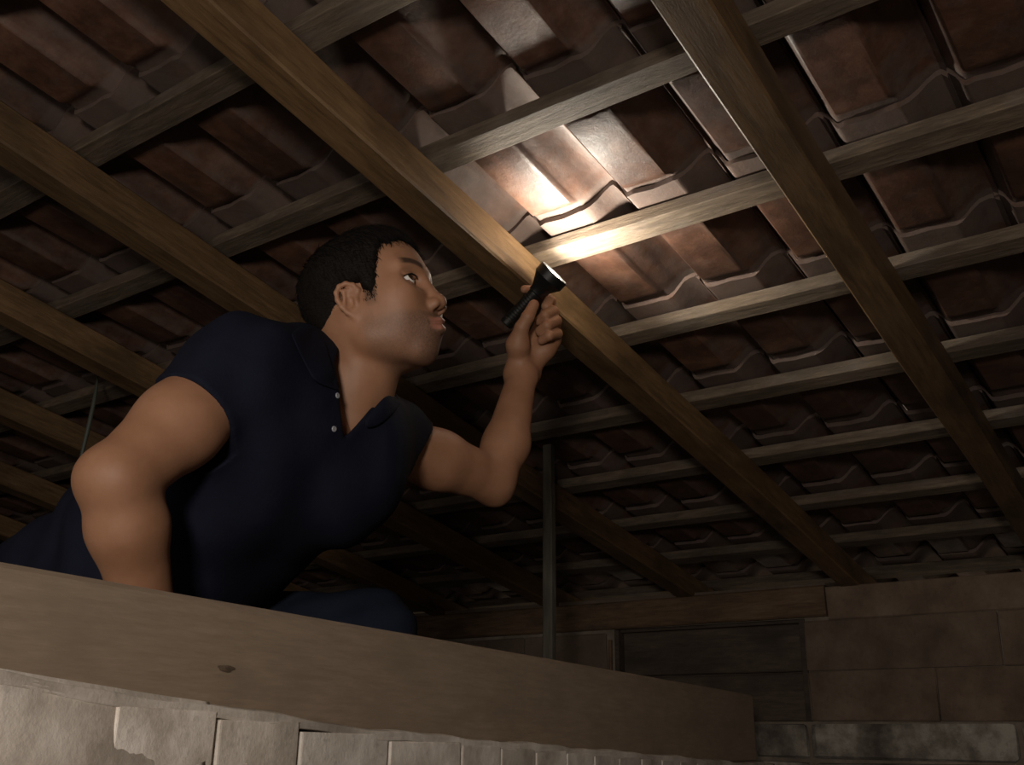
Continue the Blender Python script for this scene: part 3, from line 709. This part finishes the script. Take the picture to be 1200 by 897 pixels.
st_ *= 1-sm(-z, 0.112, 0.135)
st_ *= 1-0.75*sm(0.018-np.abs(z+0.036)+0.0, 0, 0.01)*(x > 0.03)*(ay > 0.02)
must = sm(x, 0.082, 0.09)*sm(-z, 0.046, 0.050)*(1-sm(-z, 0.056, 0.059))*1.0
lipm = sm(x, 0.094, 0.099)*sm(-z, 0.0555, 0.0575)*(1-sm(-z, 0.0745, 0.0765))*(ay < 0.025)
marks[:hpn, 0] = np.maximum(st_*(0.48+0.36*sm(x, 0.05, 0.085)), must*0.75)*(1-lipm)*sm(x, -0.01, 0.02)
side = 0.95*sm(-z, -0.03, -0.02)*(1-sm(-z, 0.012, 0.034))*sm(x, 0.020, 0.025)*(1-sm(x, 0.038, 0.044))*(ay > 0.04); marks[:hpn, 0] = np.maximum(marks[:hpn, 0], side)
marks[:hpn, 1] = lipm*0.8
bz = 0.0335-0.10*(ay-0.03)**2*8; brow = (1-sm(np.abs(z-(0.034+0.004*np.sin((ay-0.01)/0.045*3.14))), 0.004, 0.0068))*sm(ay, 0.008, 0.012)*(1-sm(ay, 0.046, 0.056))*(x > 0.055)
marks[:hpn, 2] = brow*0.9
body = np_mesh('body', parts, M_SKIN, person, marks)
# eyes
for s in (-1, 1):
    c = H(0.0760, s*0.033, 0.008); gz = CW @ np.array([0.78, -0.66, -0.38]); gz /= np.linalg.norm(gz)
    zax = Vector(gz); xa = zax.orthogonal().normalized(); ya = zax.cross(xa)
    bm = bmesh.new(); bmesh.ops.create_uvsphere(bm, u_segments=24, v_segments=16, radius=0.0120)
    e = mesh_obj('eye', bm, M_EYE, person, frame(c, xa, ya, zax), smooth=True); e.data.materials.append(M_IRIS)
    for p in e.data.polygons:
        if p.center.z > 0.0094: p.material_index = 1
# eyebrows as short raised hairs
for s in (-1, 1):
    bm = bmesh.new(); r = random.Random(3+s)
    for q in range(170):
        t = r.random(); yy = 0.010+0.040*t; zz = 0.031+0.005*math.sin(t*2.6)+r.uniform(-1, 1)*0.0030*(1-0.6*t); xx = 0.0945-0.32*(yy-0.01)-6*(yy-0.01)**2
        a = H(xx-0.002, s*yy, zz); b = H(xx+0.0012, s*(yy+0.006), zz+0.0025*(1-t)); 
        tube(bm, [a, (a+b)/2+HM @ np.array([0.001, 0, 0]), b], [0.0010, 0.0010, 0.0004], 4)
    mesh_obj('eyebrow', bm, M_HAIR, person)
for s in (-1, 1):
    bm = bmesh.new(); tube(bm, [H(0.0900, s*0.0205, 0.0118), H(0.0905, s*0.028, 0.0145), H(0.0885, s*0.036, 0.0150), H(0.0835, s*0.0435, 0.0125), H(0.0795, s*0.0485, 0.0090)], [0.0006, 0.0011, 0.0013, 0.0012, 0.0005], 6)
    mesh_obj('eyelashes', bm, M_HAIR, person)
# hair: cap over the skull cut to the hairline in side view
poly = np.array([(0.080, 0.200), (0.090, 0.105), (0.088, 0.090), (0.068, 0.078), (0.056, 0.064), (0.051, 0.040), (0.046, 0.028), (0.043, 0.000), (0.040, -0.018), (0.026, -0.016), (0.020, 0.000), (0.016, 0.012), (0.004, 0.017), (-0.014, 0.017),
                 (-0.026, 0.006), (-0.032, -0.010), (-0.034, -0.034), (-0.042, -0.058), (-0.075, -0.078), (-0.2, -0.085), (-0.2, 0.2)])
def poly_sdf(px, pz, P2):
    d = np.full(px.shape, 1e9); ins = np.zeros(px.shape, bool); n = len(P2)
    for i in range(n):
        a, b = P2[i], P2[(i+1) % n]; ex, ez = b-a; wx, wz = px-a[0], pz-a[1]; t = np.clip((wx*ex+wz*ez)/(ex*ex+ez*ez), 0, 1)
        d = np.minimum(d, (wx-t*ex)**2+(wz-t*ez)**2)
        c = ((a[1] <= pz) & (b[1] > pz)) | ((b[1] <= pz) & (a[1] > pz)); xi = a[0]+(pz-a[1])/(ez if abs(ez) > 1e-9 else 1e-9)*ex
        ins ^= c & (px < xi)
    return np.where(ins, -1, 1)*np.sqrt(d)
lo, hi = bb([H(sx, sy, sz) for sx in (-0.13, 0.12) for sy in (-0.1, 0.1) for sz in (-0.11, 0.15)], 0.0)
V = Vol(lo, hi, 0.0022)
for c, r in (((-0.014, 0, 0.046), (0.108, 0.084, 0.090)), ((0.026, 0, 0.045), (0.068, 0.074, 0.086)), ((-0.038, 0, -0.015), (0.072, 0.069, 0.066)), ((0.026, 0, 0.002), (0.040, 0.0860, 0.050))):
    V.ell(H(*c), [q_*HK for q_ in r], HM, 0.02)
sl, g = V.sub(V.lo, V.lo+V.n*V.h); gp = np.stack(g, -1)[:V.v.shape[0], :V.v.shape[1], :V.v.shape[2]]; Lh = (gp-HO) @ HM/HK
nz_ = 0.0012*np.sin(Lh[..., 0]*90+Lh[..., 2]*60)*np.sin(Lh[..., 1]*80+1)
low = np.clip((0.03-Lh[..., 2])/0.09, 0, 1)*0.009+np.clip((Lh[..., 0]-0.0)/0.03, 0, 1)*np.clip((0.05-Lh[..., 2])/0.04, 0, 1)*0.002
pd = poly_sdf(Lh[..., 0]+0.004*np.sin(Lh[..., 1]*190), Lh[..., 2], poly)+0.0025*np.sin(Lh[..., 2]*420+Lh[..., 1]*300)
dh = V.v+nz_+low; kk = 0.012; hh = np.maximum(kk-np.abs(dh-pd), 0)/kk; V.v = (np.maximum(dh, pd)+hh*hh*kk*0.25).astype(np.float32)
hv, hq = V.mesh()
# short combed strands over the cap
fc = hv[hq]; cen = fc.mean(1); nr = np.cross(fc[:, 2]-fc[:, 0], fc[:, 3]-fc[:, 1]); nr /= np.linalg.norm(nr, axis=1)[:, None]+1e-9
if ((cen-HO)*nr).sum() < 0: nr = -nr
outw = (cen-HO); outw /= np.linalg.norm(outw, axis=1)[:, None]; nr = np.where(((nr*outw).sum(1) < -0.2)[:, None], outw, nr)
pick = rng.integers(0, len(cen), 15000); c0 = cen[pick]; n0 = nr[pick]
sb = np.nonzero((L[:, 0] > 0.019-0.1*np.clip(L[:, 2], 0, 1)) & (L[:, 0] < 0.043+0.25*np.clip(L[:, 2], -.03, 0)) & (L[:, 2] > -0.022) & (L[:, 2] < 0.030) & (np.abs(L[:, 1]) > 0.045) & (np.abs(L[:, 1]) < 0.0735))[0]
sb = sb[rng.integers(0, len(sb), 2600)]; c0 = np.concatenate([c0, hp[0][sb]]); n0 = np.concatenate([n0, np.sign(L[sb, 1])[:, None]*HM[:, 1][None]]); Lc = to_head(c0)
fl = np.stack([0.35-2.0*np.clip(0.05-Lc[:, 2], 0, .1), Lc[:, 1]*4, -0.9-0*Lc[:, 2]], 1)
fl[:, 0] += np.clip(Lc[:, 2]-0.07, 0, 0.1)*16; flw = fl @ HM.T; flw -= n0*(flw*n0).sum(1)[:, None]; flw /= np.linalg.norm(flw, axis=1)[:, None]+1e-9
ln = (0.009+0.008*np.clip((Lc[:, 2]-0.0)/0.09, 0, 1))*(0.6+0.6*rng.random(len(c0))); rd = rng.normal(0, 0.13, (len(c0), 3))
d1 = flw+n0*(0.06+0.16*rng.random(len(c0)))[:, None]+rd; d1 /= np.linalg.norm(d1, axis=1)[:, None]
w_ = np.cross(d1, n0); w_ /= np.linalg.norm(w_, axis=1)[:, None]+1e-9; base = c0-n0*0.001
q1 = base+d1*(ln*0.5)[:, None]; q2 = base+d1*ln[:, None]-n0*(ln*0.18)[:, None]; R_ = 0.00045
ring = lambda c, r: np.stack([c+w_*r, c-w_*r, c+n0*r*0.9], 1)
SV = np.stack([ring(base, R_), ring(q1, R_), ring(q2, R_*0.35)], 1).reshape(-1, 3); o9 = np.arange(len(c0))[:, None]*9
sq = np.concatenate([np.array([[l*3+k, l*3+(k+1) % 3, l*3+3+(k+1) % 3, l*3+3+k]])+o9 for l in range(2) for k in range(3)])
np_mesh('hair', [(hv, hq), (SV, sq)], M_HAIR, person)

# ---- polo shirt
pts = [R_SH, L_SH, PEL, CH, BE, NB, P(180, 500, 1.2), P(510, 540, 1.7), P(60, 640, 1.6)]
lo, hi = bb(pts, 0.15); V = Vol(lo, hi, 0.0042); torso(V, 0.013)
nR = (R_EL-R_SH)/np.linalg.norm(R_EL-R_SH); nL = (L_EL-L_SH)/np.linalg.norm(L_EL-L_SH)
V.cone(R_SH, R_SH+nR*0.13, 0.062, 0.0605, 0.05)
V.cone(L_SH, L_SH+nL*0.10, 0.055, 0.0555, 0.05)
V.cone(P(362, 432, 1.47), P(320, 450, 1.40), 0.046, 0.052, 0.04)          # trapezius slope
V.cone(P(425, 494, 1.55), L_SH, 0.048, 0.050, 0.04)
V.cone(P(352, 402, 1.53), NB, 0.028, 0.060, 0.03)
V.cone(NB, P(390, 560, 1.49), 0.078, 0.100, 0.05); V.cone(P(412, 520, 1.50), L_SH, 0.064, 0.053, 0.05)
V.cone(P(300, 520, 1.36), P(240, 600, 1.36), 0.060, 0.075, 0.05)
V.cone(P(130, 630, 1.50), P(20, 722, 1.58), 0.085, 0.095, 0.06)
# folds
sl, g = V.sub(V.lo, V.lo+V.n*V.h); g = [q[:V.v.shape[0], :V.v.shape[1], :V.v.shape[2]] for q in g]
ax = (PEL-CH)/np.linalg.norm(PEL-CH); s1 = (g[0]-CH[0])*ax[0]+(g[1]-CH[1])*ax[1]+(g[2]-CH[2])*ax[2]; cr = np.cross(ax, CW @ np.array([0, 0, 1.])); s2 = (g[0]-CH[0])*cr[0]+(g[1]-CH[1])*cr[1]+(g[2]-CH[2])*cr[2]
V.v += (0.0045*np.sin(s1*38+s2*22+2*np.sin(s2*13))*np.clip(s1*4+0.3, 0, 1)+0.0025*np.sin(s1*70-s2*60)).astype(np.float32)
# sleeve hems
def hem(V, o, n, ax, rad, reach=0.16):     # cut the sleeve off beyond a plane, inside a cylinder round the arm
    n = np.array(n)/np.linalg.norm(n); c = o+ax*reach*0.7
    sl, g = V.sub(c-reach, c+reach); r_ = [g[i]-o[i] for i in range(3)]
    dpl = r_[0]*n[0]+r_[1]*n[1]+r_[2]*n[2]; al = r_[0]*ax[0]+r_[1]*ax[1]+r_[2]*ax[2]
    dr = np.sqrt(sum((r_[i]-al*ax[i])**2 for i in range(3)))-rad
    cut = np.maximum(-dpl, dr); V.v[sl] = np.maximum(V.v[sl], -cut)
oR = R_SH+nR*0.104
hem(V, oR, nR+0.20*(CW @ np.array([-0.5, 0.6, 0])), nR, 0.072)
hem(V, P(474, 534, 1.66), CW @ np.array([0.66, 0.70, 0.25]), nL, 0.072)
# neck opening and placket vee
V.cone(H(-0.02, 0, -0.09), P(396, 462, 1.49), 0.064, 0.057, 0.006, 's')
sl, g = V.sub(P(425, 470, 1.42)-0.16, P(425, 470, 1.42)+0.16); gp = np.stack(g, -1); cm = (gp-CAM) @ CW
qx, qy = 600+F*cm[..., 0]/cm[..., 2], 448.5+F*cm[..., 1]/cm[..., 2]
pdv = poly_sdf(qx, qy, np.array([(392, 425), (397, 457), (400, 490), (403, 514), (418, 498), (446, 465), (458, 440), (470, 400), (400, 400)]))*cm[..., 2]/F
cut = np.maximum(pdv, cm[..., 2]-1.50); V.v[sl] = np.maximum(V.v[sl], -cut)
shirt = np_mesh('polo_shirt', [V.mesh()], M_SHIRT, person)

# collar leaves
def leaf(up, lo_, name, th=0.003):
    bm = bmesh.new(); n = len(up); m_ = 5; g = []
    for i in range(n):
        a, b = np.array(up[i]), np.array(lo_[i]); g.append([bm.verts.new(a+(b-a)*j/m_+CW @ np.array([0, 0, -0.006])*math.sin(3.14*j/m_)) for j in range(m_+1)])
    for i in range(n-1):
        for j in range(m_): bm.faces.new((g[i][j], g[i+1][j], g[i+1][j+1], g[i][j+1]))
    o = mesh_obj(name, bm, M_SHIRT, shirt, smooth=True)
    md = o.modifiers.new('thick', 'SOLIDIFY'); md.thickness = th; md.offset = 0; md2 = o.modifiers.new('sub', 'SUBSURF'); md2.levels = md2.render_levels = 2
    return o
def surf(px, py, off, dmax=1.6):      # nearest clothed or bare surface under the collar, lifted a little
    d = P(px, py, 1.0)-CAM; L0 = np.linalg.norm(d); d = d/L0; best = None
    for ob in (shirt, body):
        ok, loc, nor, i = ob.ray_cast(Vector(CAM), Vector(d))
        if ok: t = (np.array(loc)-CAM) @ d; best = t if best is None else min(best, t)
    if best is None: best = dmax*L0
    return CAM+d*(best-off)
bpy.context.view_layer.update()
leaf([surf(351, 383, 0.004), surf(364, 384, 0.008), surf(375, 386, 0.009), surf(382, 403, 0.009), surf(387, 421, 0.010), surf(392, 440, 0.010), surf(399, 454, 0.010)],
     [surf(341, 392, 0.004), surf(345, 400, 0.007), surf(351, 414, 0.008), surf(357, 426, 0.008), surf(363, 438, 0.009), surf(369, 449, 0.009), surf(397, 458, 0.008)], 'collar')
leaf([surf(463, 464, 0.004), surf(455, 463, 0.006), surf(448, 467, 0.007), surf(437, 480, 0.008), surf(427, 493, 0.007)], [surf(470, 472, 0.004), surf(463, 482, 0.006), surf(453, 492, 0.007), surf(442, 500, 0.007), surf(430, 502, 0.007)], 'collar')
# buttons on the placket
def hit_shirt(px, py):
    d = P(px, py, 1.0)-CAM; dg = bpy.context.evaluated_depsgraph_get()
    ok, loc, nor, i = shirt.ray_cast(Vector(CAM), Vector(d).normalized()); return (np.array(loc), np.array(nor)) if ok else None
bpy.context.view_layer.update()
for px, py in ((395, 464), (391, 503)):
    h = hit_shirt(px, py)
    if h is None: continue
    loc, nor = h; zax = Vector(nor).normalized(); xa = zax.orthogonal().normalized(); ya = zax.cross(xa)
    bm = bmesh.new(); lathe(bm, [(0.0036, -0.001), (0.0042, 0.001), (0.0036, 0.0022), (0.0024, 0.0016), (0.0005, 0.0016)], 16)
    mesh_obj('button', bm, M_BUTTON, shirt, frame(loc, xa, ya, zax), smooth=True)

# ---- trousers and shoes
lo, hi = bb([PEL, K_F, A_F, K_B, A_B, P(40, 700, 1.5)], 0.16); V = Vol(lo, hi, 0.006); V.cone(PEL, BE*0.3+PEL*0.7, 0.128, 0.118, 0.0); legs(V, 0.012)
sl, g = V.sub(V.lo, V.lo+V.n*V.h); g = [q[:V.v.shape[0], :V.v.shape[1], :V.v.shape[2]] for q in g]
V.v += (0.003*np.sin(g[0]*60+g[2]*50+2*np.sin(g[1]*30))+0.002*np.sin(g[2]*120-g[0]*60)).astype(np.float32)
hem(V, A_F, np.array([0, 0, -1.]), np.array([0, 0, -1.]), 0.08, 0.08)
np_mesh('trousers', [V.mesh()], M_DENIM, person)
for base, d in ((A_F, np.array([0.9, -0.3, 0])), (A_B+np.array([0, 0, -0.005]), np.array([-1.0, 0.1, 0]))):
    d = d/np.linalg.norm(d); lo, hi = bb([base-d*0.1, base+d*0.24, base*np.array([1, 1, 0])], 0.06); V = Vol(lo, hi, 0.005)
    bz = np.array([base[0], base[1], 0.0])
    V.cone(bz-d*0.04+[0, 0, 0.045], bz+d*0.10+[0, 0, 0.04], 0.040, 0.038, 0.01); V.cone(bz+d*0.10+[0, 0, 0.04], bz+d*0.17+[0, 0, 0.034], 0.038, 0.032, 0.02); V.cone(bz-d*0.02+[0, 0, 0.05], base+[0, 0, 0.0], 0.038, 0.042, 0.02)
    V.plane((0, 0, 0.002), (0, 0, -1)); np_mesh('shoe', [V.mesh()], M_SHOE, person)

# ------------------------------------------------------------------ torch
q = lambda x, y, d: P(560+x/4.98, 280+y/4.98, d)
tail, lens = q(163, 500, 1.985), q(447, 200, 1.962)
axis = lens-tail; TK = 1.06; TL = float(np.linalg.norm(axis)); az = axis/TL; xa = np.array(Vector(az).orthogonal().normalized()); ya = np.cross(az, xa)
TM = frame(tail, xa, ya, az); torch = empty('flashlight', TM); tag(torch, 'black metal flashlight with a lit round lens, gripped in the man\'s raised hand', 'flashlight')
bm = bmesh.new(); n_ = 0.62*TL
pr = [(0.0128, 0), (0.0140, 0.002), (0.0140, 0.012), (0.0128, 0.013)]
for k in range(10): pr += [(0.0128, 0.016+k*0.006), (0.0134, 0.018+k*0.006), (0.0134, 0.020+k*0.006), (0.0128, 0.0215+k*0.006)]
pr += [(0.0135, n_-0.004), (0.0135, n_)]
lathe(bm, pr, 28); mesh_obj('barrel', bm, M_TORCH, torch, Matrix.Identity(4))
bm = bmesh.new(); lathe(bm, [(0.0135, n_-0.002), (0.0160, n_), (0.0165, n_+0.008), (0.0215, TL-0.036), (0.0295, TL-0.022), (0.0325, TL-0.018), (0.0328, TL), (0.0300, TL+0.001), (0.0300, TL-0.006), (0.0285, TL-0.012)], 40, False)
hd = mesh_obj('head', bm, M_TORCH, torch, Matrix.Identity(4), smooth=True); hd.data.set_sharp_from_angle(angle=0.6)
bm = bmesh.new(); lathe(bm, [(0.004, TL-0.028), (0.012, TL-0.026), (0.020, TL-0.018), (0.0265, TL-0.008), (0.0300, TL-0.003)], 40, False); mesh_obj('reflector', bm, M_REFL, torch, Matrix.Identity(4), smooth=True)
bm = bmesh.new(); lathe(bm, [(0.030, TL-0.0035), (0.030, TL-0.0015)], 40); mesh_obj('lens', bm, M_LENS, torch, Matrix.Identity(4))['label'] = 'bright round glass lens'
bm = bmesh.new(); bmesh.ops.create_uvsphere(bm, u_segments=16, v_segments=10, radius=0.007); mesh_obj('bulb', bm, M_BULB, torch, T(0, 0, TL-0.018), smooth=True)
bm = bmesh.new(); box(bm, -0.004, 0.004, -0.0155, -0.012, n_-0.03, n_-0.012, 0.001); mesh_obj('switch', bm, M_TORCH, torch, Matrix.Identity(4))
ld = bpy.data.lights.new('torch_light', 'SPOT'); ld.energy = 13; ld.color = (1.0, 0.93, 0.80); ld.spot_size = math.radians(172); ld.spot_blend = 0.3; ld.shadow_soft_size = 0.018
lo_ = bpy.data.objects.new('torch_light', ld); COL.objects.link(lo_); lo_.parent = torch
lo_.matrix_local = T(0, 0, TL+0.006) @ Matrix.Rotation(math.pi, 4, 'X')
lp = bpy.data.lights.new('torch_spill', 'POINT'); lp.energy = 2.2; lp.color = (1.0, 0.90, 0.74); lp.shadow_soft_size = 0.016
lpo = bpy.data.objects.new('torch_spill', lp); COL.objects.link(lpo); lpo.parent = torch; lpo.matrix_local = T(0, 0, TL+0.018)
